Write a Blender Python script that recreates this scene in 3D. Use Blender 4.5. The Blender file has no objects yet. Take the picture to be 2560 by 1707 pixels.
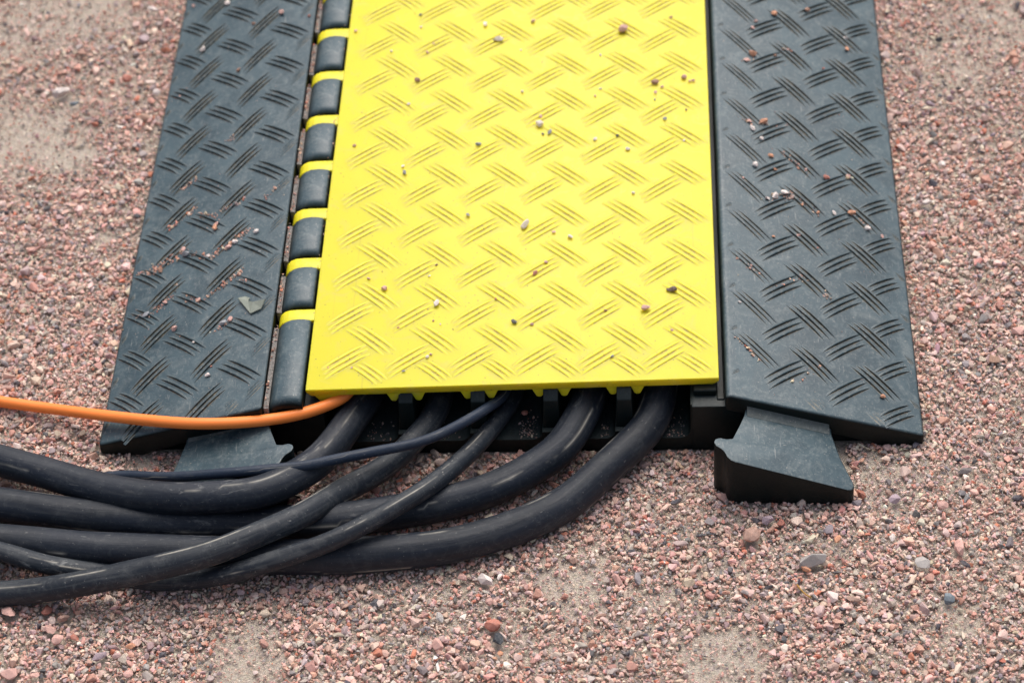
import bpy, bmesh, math, random
import numpy as np
from mathutils import Vector, Matrix, Euler

S = bpy.context.scene
COL = S.collection
rng = np.random.default_rng(7)
random.seed(7)
MM = 0.001

# ------------------------------------------------------------------ camera
cam = bpy.data.cameras.new('camera')
camo = bpy.data.objects.new('camera', cam)
COL.objects.link(camo)
S.camera = camo
CR = [[0.9981491,0.0305765,-0.0525682],[-0.0153095,-0.7102326,-0.7038006],[-0.0588554,0.7033027,-0.70845]]
CT = [0.10089,-1.109259,1.220342]
m = Matrix.Identity(4)
for i in range(3):
    m[i][0] = CR[0][i]; m[i][1] = -CR[1][i]; m[i][2] = -CR[2][i]; m[i][3] = CT[i]
camo.matrix_world = m
cam.sensor_fit = 'HORIZONTAL'
cam.sensor_width = 22.3
cam.lens = 6300 / 2560 * 22.3
cam.clip_start = 0.01
cam.clip_end = 500
cam.dof.use_dof = True
cam.dof.focus_distance = 1.585
cam.dof.aperture_fstop = 5.6

# ------------------------------------------------------------------ sky, sun, exposure
SUN_EL, SUN_AZ = math.radians(60), math.radians(8)      # azimuth from +Y towards +X
w = bpy.data.worlds.new('World'); S.world = w; w.use_nodes = True
nt = w.node_tree; nt.nodes.clear()
sky = nt.nodes.new('ShaderNodeTexSky'); sky.sky_type = 'NISHITA'; sky.sun_disc = False
sky.sun_elevation = SUN_EL; sky.sun_rotation = SUN_AZ
sky.air_density = 1.0; sky.dust_density = 6.0; sky.ozone_density = 1.0
hs = nt.nodes.new('ShaderNodeHueSaturation'); hs.inputs['Saturation'].default_value = 0.72
bg = nt.nodes.new('ShaderNodeBackground'); bg.inputs['Strength'].default_value = 0.10
wo = nt.nodes.new('ShaderNodeOutputWorld')
nt.links.new(sky.outputs[0], hs.inputs['Color']); nt.links.new(hs.outputs[0], bg.inputs[0]); nt.links.new(bg.outputs[0], wo.inputs[0])
sl = bpy.data.lights.new('sun', 'SUN'); sl.energy = 1.5; sl.angle = math.radians(60); sl.color = (1.0, 0.98, 0.95)
so = bpy.data.objects.new('sun', sl); COL.objects.link(so)
sd = Vector((math.sin(SUN_AZ) * math.cos(SUN_EL), math.cos(SUN_AZ) * math.cos(SUN_EL), math.sin(SUN_EL)))
so.rotation_euler = sd.to_track_quat('Z', 'Y').to_euler()
so.location = sd * 20
S.view_settings.view_transform = 'Standard'; S.view_settings.look = 'None'
S.view_settings.gamma = 1.0; S.view_settings.use_curve_mapping = False
S.view_settings.exposure = 0.60

# ------------------------------------------------------------------ helpers
def srgb(r, g, b):
    f = lambda c: (c / 255 / 12.92) if c / 255 <= 0.04045 else ((c / 255 + 0.055) / 1.055) ** 2.4
    return (f(r), f(g), f(b), 1.0)

def obj(name, me, mat, parent=None):
    o = bpy.data.objects.new(name, me); COL.objects.link(o)
    if mat and me and len(me.materials) == 0: me.materials.append(mat)
    if parent: o.parent = parent
    return o

def tag(o, label=None, cat=None, group=None, kind=None):
    if label: o['label'] = label
    if cat: o['category'] = cat
    if group: o['group'] = group
    if kind: o['kind'] = kind
    return o

def mesh_from_bm(bm, name, smooth=True, angle=35):
    me = bpy.data.meshes.new(name); bm.normal_update(); bm.to_mesh(me); bm.free()
    if smooth:
        me.shade_smooth()
        try: me.set_sharp_from_angle(angle=math.radians(angle))
        except Exception: pass
    return me

def prism(profile, axis, a0, a1, bev=0.0, seg=2, name='m', skew=None, keep=None):
    """extrude a closed profile (mm) along axis 'x' or 'y' from a0 to a1; a0 may be a function of the profile point"""
    bm = bmesh.new()
    def P(u, v, t):
        return (Vector((u, t, v)) if axis == 'y' else Vector((t, u, v))) * MM
    f0 = a0 if callable(a0) else (lambda u, v: a0)
    A = [bm.verts.new(P(u, v, f0(u, v))) for u, v in profile]
    B = [bm.verts.new(P(u, v, a1)) for u, v in profile]
    n = len(profile)
    bm.faces.new(A); bm.faces.new(B[::-1])
    for i in range(n):
        bm.faces.new((A[i], B[i], B[(i + 1) % n], A[(i + 1) % n]))
    bmesh.ops.recalc_face_normals(bm, faces=bm.faces)
    if bev:
        es = [e for e in bm.edges if keep is None or keep(e)]
        bmesh.ops.bevel(bm, geom=es, offset=bev * MM, segments=seg, affect='EDGES', profile=0.5, clamp_overlap=True)
    return mesh_from_bm(bm, name)

def plate(poly, ztop, zbot, bev=1.0, seg=2, name='m'):
    """polygon in XY (mm), top height from a function, flat bottom"""
    bm = bmesh.new()
    A = [bm.verts.new(Vector((x, y, ztop(x, y))) * MM) for x, y in poly]
    B = [bm.verts.new(Vector((x, y, zbot)) * MM) for x, y in poly]
    n = len(poly)
    bm.faces.new(A); bm.faces.new(B[::-1])
    for i in range(n): bm.faces.new((A[i], B[i], B[(i + 1) % n], A[(i + 1) % n]))
    bmesh.ops.recalc_face_normals(bm, faces=bm.faces)
    if bev: bmesh.ops.bevel(bm, geom=list(bm.edges), offset=bev * MM, segments=seg, affect='EDGES', profile=0.5, clamp_overlap=True)
    return mesh_from_bm(bm, name)

# ------------------------------------------------------------------ materials
class N:
    def __init__(s, name):
        s.m = bpy.data.materials.new(name); s.m.use_nodes = True
        s.t = s.m.node_tree; s.b = s.t.nodes['Principled BSDF']
        s.co = s.t.nodes.new('ShaderNodeTexCoord')
    def n(s, typ, **k):
        x = s.t.nodes.new(typ)
        for a, v in k.items(): setattr(x, a, v)
        return x
    def l(s, a, b): s.t.links.new(a, b)
    def noise(s, scale, detail=4, rough=.6, vec=None, dist=0):
        x = s.n('ShaderNodeTexNoise'); x.inputs['Scale'].default_value = scale; x.inputs['Detail'].default_value = detail
        x.inputs['Roughness'].default_value = rough; x.inputs['Distortion'].default_value = dist
        s.l(vec if vec is not None else s.co.outputs['Object'], x.inputs['Vector']); return x.outputs['Fac']
    def ramp(s, fac, stops):
        x = s.n('ShaderNodeValToRGB'); e = x.color_ramp.elements
        while len(e) < len(stops): e.new(0.5)
        for q, (p, c) in zip(e, stops):
            q.position = p; q.color = c if len(c) == 4 else (*c, 1)
        s.l(fac, x.inputs[0]); return x.outputs[0]
    def mix(s, fac, a, b, mode='MIX'):
        x = s.n('ShaderNodeMix', data_type='RGBA', blend_type=mode)
        for v, i in ((fac, 0), (a, 6), (b, 7)):
            if hasattr(v, 'is_linked'): s.l(v, x.inputs[i])
            else: x.inputs[i].default_value = v
        return x.outputs[2]
    def math(s, op, a, b=None, clamp=False):
        x = s.n('ShaderNodeMath', operation=op, use_clamp=clamp)
        for v, i in ((a, 0), (b, 1)):
            if v is None: continue
            if hasattr(v, 'is_linked'): s.l(v, x.inputs[i])
            else: x.inputs[i].default_value = v
        return x.outputs[0]
    def bump(s, h, strength, dist):
        x = s.n('ShaderNodeBump'); x.inputs['Strength'].default_value = strength; x.inputs['Distance'].default_value = dist
        s.l(h, x.inputs['Height']); s.l(x.outputs[0], s.b.inputs['Normal'])
    def stretched(s, sx, sy, sz, src='Object', rot=0):
        mp = s.n('ShaderNodeMapping'); mp.inputs['Scale'].default_value = (sx, sy, sz); mp.inputs['Rotation'].default_value = (0, 0, rot)
        s.l(s.co.outputs[src], mp.inputs[0]); return mp.outputs[0]
    def attr(s, name, typ='GEOMETRY'):
        x = s.n('ShaderNodeAttribute', attribute_name=name, attribute_type=typ); return x

G1 = lambda v: (v, v, v, 1)

def black_plastic(name, lo, hi, dusty=0.5, clean=(.0035, .0075, .0075, 1)):
    q = N(name)
    big = q.noise(22, 5, .6, dist=.6); fine = q.noise(420, 3, .7); mid = q.noise(95, 4, .7, dist=1.2)
    base = q.mix(q.ramp(big, [(0.32, G1(0)), (0.72, G1(1))]), lo, hi)
    base = q.mix(q.ramp(q.math('MULTIPLY', mid, fine), [(0.24, G1(0)), (0.44, G1(dusty * .6))]), base, (.17, .20, .20, 1))
    blot = q.noise(34, 6, .72, dist=1.6)
    base = q.mix(q.ramp(blot, [(0.52, G1(0)), (0.74, G1(dusty * .42))]), base, (.20, .22, .215, 1))
    # fine scuffs and flecks of dust
    scr = q.noise(700, 2, .5, q.stretched(1, .12, 1, rot=.5))
    base = q.mix(q.ramp(scr, [(0.66, G1(0)), (0.76, G1(dusty * .55))]), base, (.26, .27, .26, 1))
    spk = q.noise(900, 1, .5)
    base = q.mix(q.ramp(spk, [(0.70, G1(0)), (0.76, G1(dusty * .7))]), base, (.34, .32, .29, 1))
    # upward faces: dust film with sky sheen painted in; upright faces clean black
    geo = q.n('ShaderNodeNewGeometry'); sx = q.n('ShaderNodeSeparateXYZ'); q.l(geo.outputs['Normal'], sx.inputs[0])
    film_sheen = q.ramp(sx.outputs['Z'], [(0.35, G1(0)), (0.88, G1(1))])
    base = q.mix(film_sheen, clean, base)
    # dust lying along the foot of the moulded ribs
    du = q.attr('dust').outputs['Fac']
    dn = q.noise(160, 4, .7)
    base = q.mix(q.math('MULTIPLY', du, q.ramp(dn, [(0.42, G1(0.0)), (0.64, G1(.75))])), base, srgb(160, 142, 112))
    q.l(base, q.b.inputs['Base Color'])
    q.l(q.ramp(big, [(0.3, G1(.36)), (0.7, G1(.55))]), q.b.inputs['Roughness'])
    spec = q.n('ShaderNodeMapRange'); q.l(film_sheen, spec.inputs[0]); spec.inputs[3].default_value = .2; spec.inputs[4].default_value = .5 if dusty > .3 else .25  # upright faces made less reflective to darken them
    q.l(spec.outputs[0], q.b.inputs['Specular IOR Level'])
    q.bump(q.math('ADD', fine, q.math('MULTIPLY', mid, .6)), .35, .0006)
    return q.m

PLASTIC = black_plastic('dusty_black_plastic', (.025, .049, .062, 1), (.060, .098, .115, 1), 1.0)  # bluish tone holds sky sheen as well as dust
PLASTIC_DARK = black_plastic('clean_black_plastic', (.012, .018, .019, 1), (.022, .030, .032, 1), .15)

PLASTIC_GAP = black_plastic('gap_shaded_black_plastic', (.008, .011, .011, 1), (.015, .018, .017, 1), .08)  # less dust, and the shade of the lid gap put into the colour

def yellow():
    q = N('yellow_plastic')
    big = q.noise(9, 4, .5); fine = q.noise(650, 3, .6); mid = q.noise(60, 5, .7, dist=.8)
    base = q.mix(big, (.67, .585, .012, 1), (.72, .63, .020, 1))
    base = q.mix(q.ramp(mid, [(0.52, G1(0)), (0.74, G1(.30))]), base, srgb(200, 180, 140))      # thin film of dust
    scr = q.noise(260, 2, .5, q.stretched(1, .02, 1, rot=1.25))
    base = q.mix(q.ramp(scr, [(0.70, G1(0)), (0.75, G1(.22))]), base, srgb(176, 150, 70))        # scratches
    spk = q.noise(520, 1, .5)
    base = q.mix(q.ramp(spk, [(0.72, G1(0)), (0.755, G1(.65))]), base, srgb(120, 92, 62))        # specks
    du = q.attr('dust').outputs['Fac']
    dn = q.noise(230, 5, .75)
    base = q.mix(q.math('MULTIPLY', du, q.ramp(dn, [(0.38, G1(0.0)), (0.56, G1(.9))])), base, srgb(150, 120, 92))
    q.l(base, q.b.inputs['Base Color'])
    q.l(q.ramp(mid, [(0.3, G1(.34)), (0.75, G1(.5))]), q.b.inputs['Roughness'])
    q.b.inputs['Specular IOR Level'].default_value = .36
    q.b.inputs['Subsurface Weight'].default_value = .55; q.b.inputs['Subsurface Radius'].default_value = (1.0, .8, .12); q.b.inputs['Subsurface Scale'].default_value = .007
    q.bump(q.math('ADD', fine, q.math('MULTIPLY', mid, .8)), .12, .0005)
    return q.m
YELLOW = yellow()

def rubber(name, lo, hi, dust):
    q = N(name)
    uv = q.co.outputs['UV']
    st = q.noise(1.0, 5, .65, q.stretched(9, 3.0, 1, 'UV'), .6)
    streak = q.noise(1.0, 3, .6, q.stretched(22, 16, 1, 'UV'), .4)
    fleck = q.noise(1.0, 2, .5, q.stretched(130, 22, 1, 'UV'))
    base = q.mix(q.ramp(st, [(0.35, G1(0)), (0.7, G1(1))]), lo, hi)
    base = q.mix(q.ramp(streak, [(0.50, G1(0)), (0.85, G1(dust * .7))]), base, (.13, .135, .135, 1))
    patch = q.noise(1.0, 5, .75, q.stretched(45, 9, 1, 'UV'), 1.5)
    base = q.mix(q.ramp(q.math('MULTIPLY', patch, st), [(0.34, G1(0)), (0.41, G1(dust * .9))]), base, (.26, .26, .25, 1))
    mot = q.noise(130, 6, .75, None, .8); spk = q.noise(620, 2, .6)
    base = q.mix(q.ramp(mot, [(0.50, G1(0)), (0.80, G1(dust * .75))]), base, (.12, .125, .125, 1))
    base = q.mix(q.ramp(spk, [(0.68, G1(0)), (0.75, G1(dust * .9))]), base, (.26, .25, .23, 1))
    seam = q.math('POWER', q.attr('seam').outputs['Fac'], 4.0)
    sn = q.noise(1.0, 3, .6, q.stretched(26, 2, 1, 'UV'))
    base = q.mix(q.math('MULTIPLY', seam, q.ramp(sn, [(0.48, G1(0)), (0.60, G1(min(1, dust * 2)))])), base, (.42, .39, .33, 1))
    base = q.mix(q.ramp(fleck, [(0.70, G1(0)), (0.75, G1(dust * .9))]), base, (.24, .235, .22, 1))
    q.l(base, q.b.inputs['Base Color'])
    q.l(q.ramp(streak, [(0.35, G1(.50)), (0.75, G1(.72))]), q.b.inputs['Roughness'])
    q.b.inputs['Specular IOR Level'].default_value = 0.36
    q.bump(q.math('ADD', q.noise(500, 2), q.math('MULTIPLY', streak, 1.5)), .22, .0006)
    return q.m
RUBBER = rubber('black_rubber_sheath', (.004, .007, .013, 1), (.010, .015, .026, 1), .35)
RUBBER_DUSTY = rubber('dusty_rubber_sheath', (.005, .009, .016, 1), (.020, .026, .035, 1), .75)
RUBBER_BLUE = rubber('blue_black_sheath', (.008, .016, .032, 1), (.019, .032, .058, 1), .3)

def orange():
    q = N('orange_sheath')
    st = q.noise(1.0, 4, .6, q.stretched(14, 4, 1, 'UV'))
    base = q.mix(st, (.93, .215, .028, 1), (.97, .265, .05, 1))
    blk = q.noise(1.0, 4, .7, q.stretched(34, 3.5, 1, 'UV'), .8)
    base = q.mix(q.ramp(blk, [(0.695, G1(0)), (0.735, G1(.85))]), base, (.03, .025, .02, 1))
    q.l(base, q.b.inputs['Base Color']); q.b.inputs['Roughness'].default_value = .5
    return q.m
ORANGE = orange()

def dust_mat():
    q = N('packed_grey_dust')
    f = q.noise(900, 4, .8); c = q.noise(130, 4, .7)
    base = q.mix(q.ramp(f, [(0.3, G1(0)), (0.7, G1(1))]), srgb(92, 88, 84), srgb(186, 180, 174))
    base = q.mix(q.ramp(c, [(0.5, G1(0)), (0.7, G1(.4))]), base, srgb(150, 122, 108))
    q.l(base, q.b.inputs['Base Color']); q.b.inputs['Roughness'].default_value = .95
    q.bump(f, 1.0, .002)
    return q.m
DUST = dust_mat()
FILLET = black_plastic('dust_caked_plastic', (.035, .055, .06, 1), (.10, .11, .10, 1), .9, (.06, .068, .062, 1))

def sand_mat():
    q = N('packed_sand')
    f = q.noise(1500, 4, .8); g = q.noise(420, 4, .75); b = q.noise(9, 5, .6)
    v = q.n('ShaderNodeTexVoronoi'); v.inputs['Scale'].default_value = 620; q.l(q.co.outputs['Object'], v.inputs['Vector'])
    base = q.mix(q.ramp(f, [(0.28, G1(0)), (0.72, G1(1))]), srgb(140, 126, 113), srgb(226, 213, 197))
    hsv = q.n('ShaderNodeHueSaturation'); hsv.inputs['Saturation'].default_value = .25; q.l(v.outputs['Color'], hsv.inputs['Color'])
    base = q.mix(.35, base, hsv.outputs[0], 'SOFT_LIGHT')
    base = q.mix(q.ramp(g, [(0.54, G1(0)), (0.68, G1(.5))]), base, srgb(176, 146, 130))
    base = q.mix(q.ramp(b, [(0.35, G1(0)), (0.65, G1(.3))]), base, srgb(192, 178, 162))
    q.l(base, q.b.inputs['Base Color']); q.b.inputs['Roughness'].default_value = .95
    q.b.inputs['Specular IOR Level'].default_value = .2
    q.bump(q.math('ADD', f, q.math('ADD', g, v.outputs['Distance'])), .9, .0012)
    return q.m
SAND = sand_mat()

def stone_mat(name, inst):
    q = N(name)
    if inst: col = q.attr('tint', 'INSTANCER').outputs['Color']
    else:
        oi = q.n('ShaderNodeObjectInfo'); col = oi.outputs['Color']
    oi = q.n('ShaderNodeObjectInfo')
    vec = q.n('ShaderNodeVectorMath', operation='ADD'); geo = q.n('ShaderNodeNewGeometry')
    q.l(geo.outputs['Position'], vec.inputs[0]); vec.inputs[1].default_value = (.3, .1, .2)
    n1 = q.noise(700, 3, .7, vec.outputs[0]); n2 = q.noise(2200, 2, .6, vec.outputs[0])
    c = q.mix(q.ramp(n1, [(0.35, G1(0)), (0.7, G1(.45))]), col, q.mix(.28, col, (.75, .68, .64, 1)))
    c = q.mix(q.ramp(n2, [(0.58, G1(0)), (0.66, G1(.45))]), c, q.mix(.62, col, (.05, .05, .055, 1)))
    q.l(c, q.b.inputs['Base Color']); q.b.inputs['Roughness'].default_value = .72
    q.b.inputs['Specular IOR Level'].default_value = .35
    q.bump(q.math('ADD', n1, n2), .4, .0006)
    return q.m
STONE = stone_mat('granite_gravel', True)
STONE_ONE = stone_mat('granite_stone', False)

# ------------------------------------------------------------------ ground
bm = bmesh.new(); bmesh.ops.create_grid(bm, x_segments=8, y_segments=8, size=60)
ground = obj('ground', mesh_from_bm(bm, 'ground', False), SAND); ground.location.z = -0.0012
tag(ground, 'pinkish grey packed sand under the gravel', kind='structure')

PATCH = [[-378.8,330.1,55,0.9],[-345.8,311.6,35,0.9],[-359.1,484.0,60,0.8],[-404.9,463.3,70,0.75],[-320.1,384.8,40,0.5],[-309.0,427.0,40,0.35],[-274.0,316.9,22,0.6],[-288.1,207.3,25,0.5],[329.3,399.4,50,0.7],[362.5,435.3,60,0.7],[310.6,410.6,25,0.6],[-152.0,-160.1,22,0.9],[-155.7,-176.8,25,0.9],[135.5,-169.7,32,0.85],[47.9,-111.1,28,0.75],[93.8,-122.0,20,0.6],[247.8,-31.1,22,0.7],[133.5,-143.0,20,0.5],[281.3,-144.6,18,0.7],[237.5,-19.7,16,0.7],[8.8,-165.1,20,0.4],[-67.6,-137.3,18,0.5],[297.8,-28.2,25,0.4],[203.3,-81.4,25,0.4],[346.6,312.6,30,0.4],[-240.6,-4.1,10,0.7]]     # bare sandy spots: x, y, radius (mm), strength
PAL = [((204, 168, 158), .27), ((188, 144, 132), .14), ((212, 188, 180), .18), ((170, 160, 158), .15), ((128, 124, 128), .06),
       ((202, 188, 174), .11), ((76, 76, 84), .03), ((218, 208, 200), .02), ((190, 120, 98), .03), ((166, 142, 144), .07)]

def patchiness(x, y):
    p = np.zeros(len(x))
    for px, py, r, s in PATCH:
        d2 = ((x - px) ** 2 + ((y - py) * 1.0) ** 2) / (r * r)
        p = np.maximum(p, s * np.exp(-d2 ** 1.5 * .8))
    # loose drift of coarser and finer areas
    ph = np.sin(x * .021 + 1.3 * np.sin(y * .017)) * np.sin(y * .025 + 1.1 * np.sin(x * .013) + 2)
    return np.clip(np.maximum(p, (.22 * np.clip(ph, 0, 1))), 0, 1)

def tints(n):
    c = np.array([srgb(*k)[:3] for k, _ in PAL]); pr = np.array([v for _, v in PAL]); pr /= pr.sum()
    t = c[rng.choice(len(c), n, p=pr)] * rng.lognormal(0, .14, (n, 1)) * rng.normal(1, .045, (n, 3))
    return np.clip(t * rng.normal(1, .07, (n, 1)) * np.array([1.05, .975, .90]), .02, .85)

def hull_stone(seed, n=15, flat=(1, .8, .62)):
    r = np.random.default_rng(seed)
    p = r.normal(size=(n, 3)); p /= np.linalg.norm(p, axis=1)[:, None]
    p *= r.uniform(.8, 1.0, (n, 1)) * np.array(flat) * .5
    bm = bmesh.new(); [bm.verts.new(v) for v in p]
    h = bmesh.ops.convex_hull(bm, input=bm.verts)
    bmesh.ops.delete(bm, geom=list({g for g in h['geom_unused'] + h['geom_interior'] if isinstance(g, bmesh.types.BMVert)}), context='VERTS')
    bmesh.ops.recalc_face_normals(bm, faces=bm.faces)
    bm.verts.index_update(); V = np.array([v.co[:] for v in bm.verts])
    Fc = [[v.index for v in f.verts] for f in bm.faces]; bm.free()
    return V, Fc

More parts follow.
